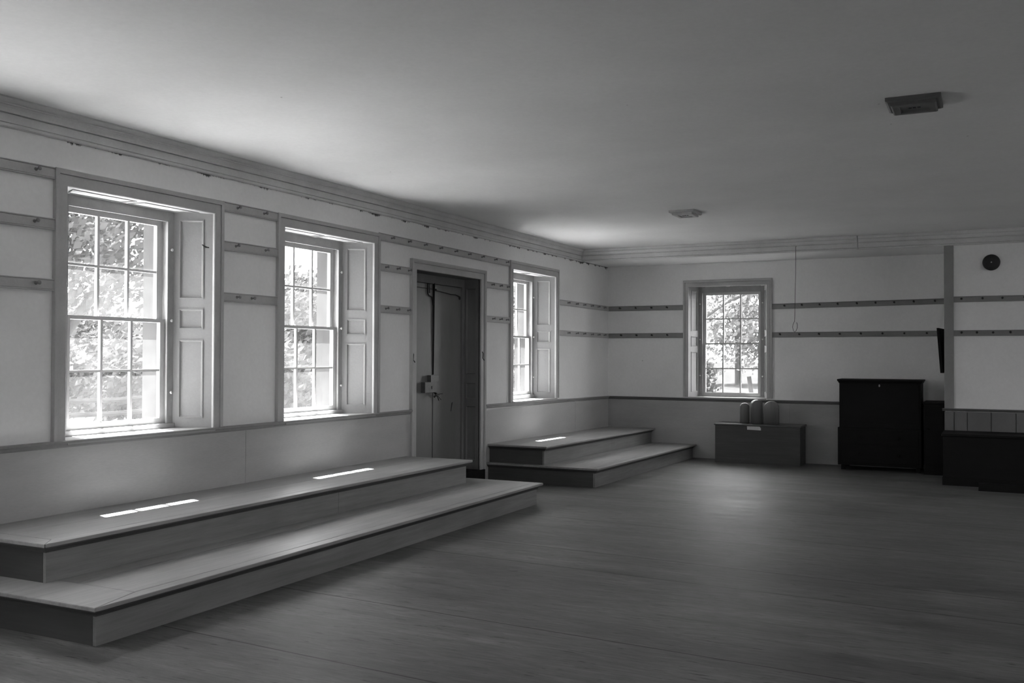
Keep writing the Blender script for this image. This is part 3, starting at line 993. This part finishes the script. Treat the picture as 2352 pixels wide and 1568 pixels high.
# ------------------------------------------------------------------ dark furniture on the right
def desk():
    x0, x1, y0, y1 = -1.700, -0.757, 12.64, 13.08
    zb = zf(12.7)
    r = empty('writing_cabinet', ((x0 + x1) / 2, (y0 + y1) / 2, zb))
    tag(r, 'tall black wooden cabinet with moulded top right of the chest', 'cabinet')
    MB().box(x0 - 0.016, x1 + 0.004, y0 - 0.02, y1, zb + 0.06, 0.53).build('lower_case', 'black', r, bevel=0.003)
    MB().box(x0, x1, y0, y1, 0.53, 1.085).build('upper_case', 'black', r, bevel=0.002)
    m = MB()
    pr = [(0.0, 1.080), (0.006, 1.085), (0.016, 1.104), (0.024, 1.112), (0.024, 1.130)]
    m.loft([[(x0 - dd, y0 - dd, z), (x1 + dd, y0 - dd, z), (x1 + dd, y1, z), (x0 - dd, y1, z)] for dd, z in pr])
    m.build('moulded_top', 'black', r)
    for (za, zb_) in ((0.33, 0.50), (0.10, 0.31)):
        dr = MB().box(x0 + 0.03, x1 - 0.03, y0 - 0.026, y0 - 0.0185, za, zb_).build('drawer', 'black', r, bevel=0.002)
        for xx in (x0 + 0.25, x1 - 0.25):
            m = MB()
            m.lathe([(0, 0.008), (0.010, 0.008), (0.014, 0.018), (0.024, 0.018), (0.028, 0.008)], (xx, y0 - 0.026, (za + zb_) / 2), (0, -1, 0), 10)
            m.build('knob', 'black', dr, smooth=True)
    fd = MB().box(x0 + 0.02, x1 - 0.02, y0 - 0.007, y0 - 0.0005, 0.60, 1.070).build('fall_front', 'black', r, bevel=0.002)
    m = MB()
    m.loft([[(-1.228 + 0.009 * math.cos(a) , y0 - 0.010, 1.052 + (0.018 if math.sin(a) > 0 else 0.014) * math.sin(a)) for a in [k * math.pi / 6 for k in range(12)]],
            [(-1.228 + 0.009 * math.cos(a) , y0 - 0.006, 1.052 + (0.018 if math.sin(a) > 0 else 0.014) * math.sin(a)) for a in [k * math.pi / 6 for k in range(12)]]])
    m.build('keyhole_escutcheon', 'brass', fd)['label'] = 'small pale metal keyhole plate'
    for xx in (x0 + 0.02, x1 - 0.06):
        for yy in (y0, y1 - 0.05):
            MB().box(xx, xx + 0.045, yy, yy + 0.045, zb, zb + 0.07).build('leg', 'black', r)
desk()

def cupboard():
    x0, x1, y0, y1 = -0.72, -0.485, 12.50, 13.10
    zb = zf(12.7)
    r = empty('narrow_cupboard', ((x0 + x1) / 2, (y0 + y1) / 2, zb))
    tag(r, 'low black wooden cupboard between the tall cabinet and the corner post', 'cupboard')
    MB().box(x0, x1, y0, y1, zb, 0.845).build('body', 'black', r, bevel=0.003)
    MB().box(x0 - 0.006, x1, y0 - 0.012, y1, 0.847, 0.868).build('top', 'black', r, bevel=0.003)
    dr = MB().box(x0 + 0.02, x1 - 0.015, y0 - 0.008, y0 - 0.0005, 0.12, 0.82).build('door', 'black', r, bevel=0.002)
    m = MB()
    m.lathe([(0, 0.006), (0.010, 0.006), (0.014, 0.014), (0.022, 0.014), (0.026, 0.006)], (x0 + 0.05, y0 - 0.008, 0.55), (0, -1, 0), 10)
    m.build('knob', 'black', dr, smooth=True)
cupboard()

def low_bench():
    x0, x1, y0, y1 = -0.47, 0.95, 11.52, 12.08
    zb = zf(11.8)
    r = empty('low_chest', ((x0 + x1) / 2, (y0 + y1) / 2, zb))
    tag(r, 'long low black wooden chest in front of the vertical boards', 'chest')
    MB().box(x0, x1, y0, y1, zb, 0.545).build('body', 'black', r, bevel=0.003)
    MB().box(x0 - 0.015, x1 + 0.015, y0 - 0.02, y1 + 0.01, 0.547, 0.573).build('lid', 'black', r, bevel=0.004)
    MB().box(x0 - 0.008, x1 + 0.008, y0 - 0.010, y1, zb, 0.10).build('plinth', 'black', r, bevel=0.002)
low_bench()

# block lying on the floor before it, at the right edge
m = MB().box(-0.12, 0.55, 11.14, 11.30, zf(11.2), zf(11.2) + 0.075)
tag(m.build('floor_plank', 'black', origin=(0.2, 11.2, zf(11.2)), bevel=0.003), 'short black plank lying on the floor before the low chest', 'plank')

# dark board hooked behind the corner post
m = MB()
m.hexa([(-0.528, 12.30, 1.222), (-0.500, 12.30, 1.222), (-0.476, 12.80, 1.222), (-0.504, 12.80, 1.222)],
       [(-0.566, 12.30, 1.748), (-0.538, 12.30, 1.748), (-0.500, 12.80, 1.748), (-0.528, 12.80, 1.748)])
tag(m.build('hanging_board', 'black', origin=(-0.5, 12.5, 1.5), bevel=0.002), 'dark wooden board hanging tilted behind the left side of the corner post', 'board')

# round gong
def gong():
    c = Vector((0.011, YB, 2.474))
    r = empty('gong_bell', c)
    tag(r, 'round dark metal gong bell high on the wall right of the post', 'bell')
    m = MB()
    m.lathe([(0.022, 0.090), (0.030, 0.091), (0.040, 0.086), (0.048, 0.070), (0.054, 0.045), (0.056, 0.015), (0.056, 0.002)], c, (0, -1, 0), 36)
    m.build('dish', 'iron', r, smooth=True)
    MB().lathe([(0, 0.05), (0.022, 0.05)], c, (0, -1, 0), 20).build('mounting_plate', 'iron', r)
    MB().lathe([(0.054, 0.008), (0.064, 0.008), (0.068, 0.004)], c, (0, -1, 0), 10).build('centre_screw', 'brass', r, smooth=True)
gong()

# wire hook hanging from the cornice
m = MB()
yw = YB - 0.045
bx = -2.137
pts = [(bx + 0.012, yw + 0.015, 2.760), (bx + 0.006, yw, 2.752), (bx + 0.004, yw, 2.40), (bx - 0.006, yw, 1.90), (bx - 0.010, yw, 1.840),
       (bx - 0.028, yw, 1.800), (bx - 0.032, yw, 1.765), (bx - 0.022, yw, 1.725), (bx - 0.006, yw, 1.708), (bx + 0.012, yw, 1.728), (bx + 0.024, yw, 1.765), (bx + 0.024, yw, 1.800), (bx + 0.016, yw, 1.826)]
m.tube(pts, 0.0028, 6)
o = m.build('hanging_wire', 'iron', origin=(bx, yw, 2.75), smooth=True)
tag(o, 'thin dark wire hanging from the cornice ending in an open loop', 'wire')

# ceiling fixtures
def ceiling_vent(cx, cy, sx, sy, label, tone):
    r = empty('ceiling_vent', (cx, cy, ZC))
    tag(r, label, 'ceiling vent')
    def ring(a, b, z): return [(cx - a, cy - b, z), (cx + a, cy - b, z), (cx + a, cy + b, z), (cx - a, cy + b, z)]
    m = MB()
    m.loft([ring(sx, sy, ZC + 0.001), ring(sx, sy, ZC - 0.020), ring(sx - 0.012, sy - 0.012, ZC - 0.026)])
    m.build('outer_frame', tone, r)
    m = MB()
    m.loft([ring(sx - 0.026, sy - 0.026, ZC - 0.024), ring(sx - 0.026, sy - 0.026, ZC - 0.042), ring(sx - 0.034, sy - 0.034, ZC - 0.046),
            ring(sx - 0.066, sy - 0.066, ZC - 0.046), ring(sx - 0.068, sy - 0.068, ZC - 0.036)], caps=True)
    m.build('inner_frame', tone, r)
    m = MB()
    for xx in (-0.022, 0.0, 0.024):
        m.box(cx + xx - 0.008, cx + xx + 0.008, cy - 0.006, cy + 0.010, ZC - 0.039, ZC - 0.0355)
    m.build('slot', 'iron', r)
ceiling_vent(-0.380, 5.865, 0.143, 0.143, 'square stepped grey vent plate on the ceiling, nearer and larger of two', 'vent')
ceiling_vent(-2.722, 9.36, 0.126, 0.150, 'small square stepped vent plate on the ceiling, farther of two', 'vent_lit')

# ------------------------------------------------------------------ outdoors
GZ = -0.55
m = MB()
n = 40
vs, fs = [], []
rg = random.Random(5)
X = [-70 + 110 * i / n for i in range(n + 1)]
Y = [-40 + 130 * j / n for j in range(n + 1)]
for j in range(n + 1):
    for i in range(n + 1):
        dist = max(0, -X[i] - 14) * 0.02 + max(0, Y[j] - 26) * 0.02
        vs.append((X[i], Y[j], GZ + dist + rg.uniform(-.05, .05)))
for j in range(n):
    for i in range(n):
        a = j * (n + 1) + i
        fs.append((a, a + 1, a + n + 2, a + n + 1))
m.add(vs, fs)
gr = struct(m.build('ground', 'ground', smooth=True))

# made-up yards out of view, added to bounce daylight onto the ceiling
struct(MB().box(XR + 0.47, 16, -12, 24, GZ - 0.2, GZ + 0.10).build('bounce_yard_right', 'gravel_bounce_right'))
gy = MB().box(-17.5, XL - 0.47, -12, 24, GZ - 0.2, GZ + 0.10)
struct(gy.build('bounce_yard', 'gravel_bounce'))

def gz(x, y):
    return GZ + max(0, -x - 14) * 0.02 + max(0, y - 26) * 0.02

def foliage(seed, blobs, nleaf, size):
    """leaf cards scattered through a set of overlapping ellipsoids, denser at the skin"""
    r = random.Random(seed)
    m = MB()
    tot = sum(b[3] * b[4] * b[5] for b in blobs)
    for (x, y, z, a, b, c) in blobs:
        k = int(nleaf * a * b * c / tot)
        for _ in range(k):
            while True:
                p = Vector((r.uniform(-1, 1), r.uniform(-1, 1), r.uniform(-1, 1)))
                if 0.05 < p.length < 1: break
            p = p * (0.55 + 0.45 * r.random()) / max(p.length, 0.35) * p.length ** 0.3
            q = Vector((x + p.x * a, y + p.y * b, z + p.z * c))
            n_ = Vector((r.gauss(0, 1), r.gauss(0, 1), r.gauss(0, 1))).normalized()
            t = n_.orthogonal().normalized()
            bt = n_.cross(t)
            s = size * r.uniform(0.6, 1.3)
            m.add([q - t * s, q + bt * s * 0.55, q + t * s, q - bt * s * 0.55], [(0, 1, 2, 3)])
    return m

def tree(name, x, y, blobs, nleaf, size, trunk_r, label, cat, leaf='leaf', seed=1, group=None, branches=()):
    z0 = gz(x, y) - 0.1
    r = empty(name, (x, y, z0))
    tag(r, label, cat, group)
    bl = [(x + a, y + b, z0 + c, d_, e, f) for a, b, c, d_, e, f in blobs]
    foliage(seed, bl, nleaf, size).build('foliage', leaf, r)
    if trunk_r:
        rr = random.Random(seed)
        top = max(b[2] for b in blobs)
        m = MB()
        m.tube([(x, y, z0), (x + rr.uniform(-.1, .1), y + .05, z0 + top * 0.4), (x + rr.uniform(-.2, .2), y, z0 + top)], [trunk_r * 1.25, trunk_r, trunk_r * 0.45], 9)
        for b in bl[:6]:
            hh = z0 + top * rr.uniform(0.35, 0.7)
            m.tube([(x, y, hh), ((x + b[0]) / 2, (y + b[1]) / 2, (hh + b[2]) / 2 + 0.2), (b[0], b[1], b[2])], [trunk_r * 0.5, trunk_r * 0.3, trunk_r * 0.12], 6)
        m.build('trunk', 'bark', r, smooth=True)
    return r

# shade tree right outside the nearest window
tree('shade_tree', -10.6, 8.15, [(0.2, 0.3, 4.6, 1.9, 1.5, 1.9), (0.1, 0.2, 3.15, 1.5, 1.3, 0.75), (0.9, -0.7, 3.2, 1.0, 1.0, 0.7), (0.9, 0.9, 3.4, 1.3, 1.0, 0.9), (-0.6, 0.5, 3.8, 1.5, 1.4, 1.3), (0.3, -0.9, 3.9, 1.4, 1.3, 1.3), (0.6, 1.2, 5.0, 1.2, 1.0, 1.4), (1.0, -1.2, 5.2, 1.4, 1.3, 1.4)],
     15000, 0.058, 0.20, 'leafy shade tree right outside the nearest window', 'tree', 'leaf', 3)
# bushes and trees along the field edge, seen through the left windows
bush = [
    # az (deg left of +Y), range, height, half width, label
    (54.5, 23, 3.1, 1.9, 'broad bush at the field edge, leftmost behind the shade tree trunk'),
    (50.3, 35, 4.0, 2.6, 'round pale bush beyond the rail fence, in the middle of the nearest window'),
    (46.3, 24.5, 2.8, 1.8, 'bush beyond the end of the rail fence, right in the nearest window'),
    (41.4, 20, 2.9, 1.2, 'leafy bush at the left in the second window'),
    (37.6, 27, 4.5, 1.7, 'tall bushy tree in the middle of the second window'),
    (33.9, 21.5, 4.9, 1.2, 'tallest field tree at the right of the second window'),
    (25.0, 22, 4.2, 2.2, 'tree seen through the third window'),
]
for i, (az, rg_, h, hw, lab) in enumerate(bush):
    a = math.radians(az)
    x, y = -math.sin(a) * rg_, math.cos(a) * rg_
    rr = random.Random(50 + i)
    bl = [(0, 0, h * 0.55, hw, hw, h * 0.42)]
    for _ in range(7):
        t = rr.uniform(0, 6.28)
        bl.append((math.cos(t) * hw * 0.6, math.sin(t) * hw * 0.6, h * rr.uniform(0.35, 0.8), hw * 0.55, hw * 0.55, h * rr.uniform(0.2, 0.3)))
    tree('field_bush' if h < 4 else 'field_tree', x, y, bl, 9000, 0.10, 0.10, lab, 'bush' if h < 4 else 'tree', 'leaf_light', 70 + i)

# far window view: overhanging branch tree, dark shrub, low weeds
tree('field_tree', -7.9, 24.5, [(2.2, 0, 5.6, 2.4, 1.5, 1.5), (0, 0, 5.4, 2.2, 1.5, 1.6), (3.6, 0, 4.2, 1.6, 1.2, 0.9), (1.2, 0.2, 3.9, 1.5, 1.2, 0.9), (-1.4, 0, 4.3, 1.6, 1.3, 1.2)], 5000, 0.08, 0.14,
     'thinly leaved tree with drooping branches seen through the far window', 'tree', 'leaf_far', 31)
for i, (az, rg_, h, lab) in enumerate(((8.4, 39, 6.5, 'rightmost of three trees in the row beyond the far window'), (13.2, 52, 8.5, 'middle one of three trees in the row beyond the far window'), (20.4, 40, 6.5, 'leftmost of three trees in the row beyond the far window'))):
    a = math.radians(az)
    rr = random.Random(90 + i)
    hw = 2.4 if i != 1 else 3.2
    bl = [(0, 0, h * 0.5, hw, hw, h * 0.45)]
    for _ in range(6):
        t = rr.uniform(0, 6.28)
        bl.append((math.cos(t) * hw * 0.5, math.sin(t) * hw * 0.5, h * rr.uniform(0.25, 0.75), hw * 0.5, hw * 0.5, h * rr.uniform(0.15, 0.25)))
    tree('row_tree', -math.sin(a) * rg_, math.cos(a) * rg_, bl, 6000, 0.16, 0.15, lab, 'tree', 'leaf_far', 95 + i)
tree('field_bush', -9.6, 31, [(0, 0, 1.1, 1.9, 1.2, 0.9), (-0.7, 0, 1.9, 0.7, 0.6, 0.7), (0.9, 0, 1.5, 0.8, 0.7, 0.6)], 3000, 0.10, 0.0, 'dark shrub low in the left of the far window', 'bush', 'leaf', 33)
tree('weed_clump', -3.75, 17.2, [(0, 0, 0.75, 0.5, 0.4, 0.55), (0.35, 0.2, 0.95, 0.4, 0.4, 0.6)], 700, 0.03, 0.0, 'tall weeds at the lower right of the far window', 'weeds', 'leaf_light', 37)

# leaning fence posts in the field beyond the far window
def lean_post(x, y, h, dx, label, r=0.055):
    z0 = gz(x, y) - 0.05
    m = MB()
    m.tube([(x, y, z0), (x + dx * 0.5, y, z0 + h * 0.5), (x + dx, y, z0 + h)], [r, r * 0.95, r * 0.8], 8)
    tag(m.build('fence_post', 'fence', origin=(x, y, z0)), label, 'fence post')
lean_post(-5.35, 20.2, 1.20, 0.06, 'short fence post, leftmost of three beyond the far window')
lean_post(-4.85, 20.4, 1.10, -0.03, 'stubby fence post, middle of three beyond the far window')
lean_post(-4.25, 20.0, 1.60, -0.22, 'tallest leaning fence post, rightmost of three beyond the far window')

# rail fence outside the nearest window
def rail_fence():
    y0, y1, x = 5.5, 14.35, -15.2
    r = empty('rail_fence', (x, (y0 + y1) / 2, GZ))
    tag(r, 'weathered three-rail wooden fence in the meadow outside the nearest window', 'fence')
    for k in range(5):
        y = y0 + (y1 - y0) * k / 4
        MB().box(x - 0.07, x + 0.07, y - 0.08, y + 0.08, GZ - 0.1, 0.72).build('post', 'fence', r)
    for z in (0.05, 0.30, 0.56):
        for k in range(4):
            a = y0 + (y1 - y0) * k / 4
            b = y0 + (y1 - y0) * (k + 1) / 4
            m = MB()
            m.tube([(x + 0.09, a - 0.1, z), (x + 0.08, (a + b) / 2, z - 0.02), (x + 0.09, b + 0.1, z + 0.01)], 0.05, 6)
            m.build('rail', 'fence', r)
rail_fence()
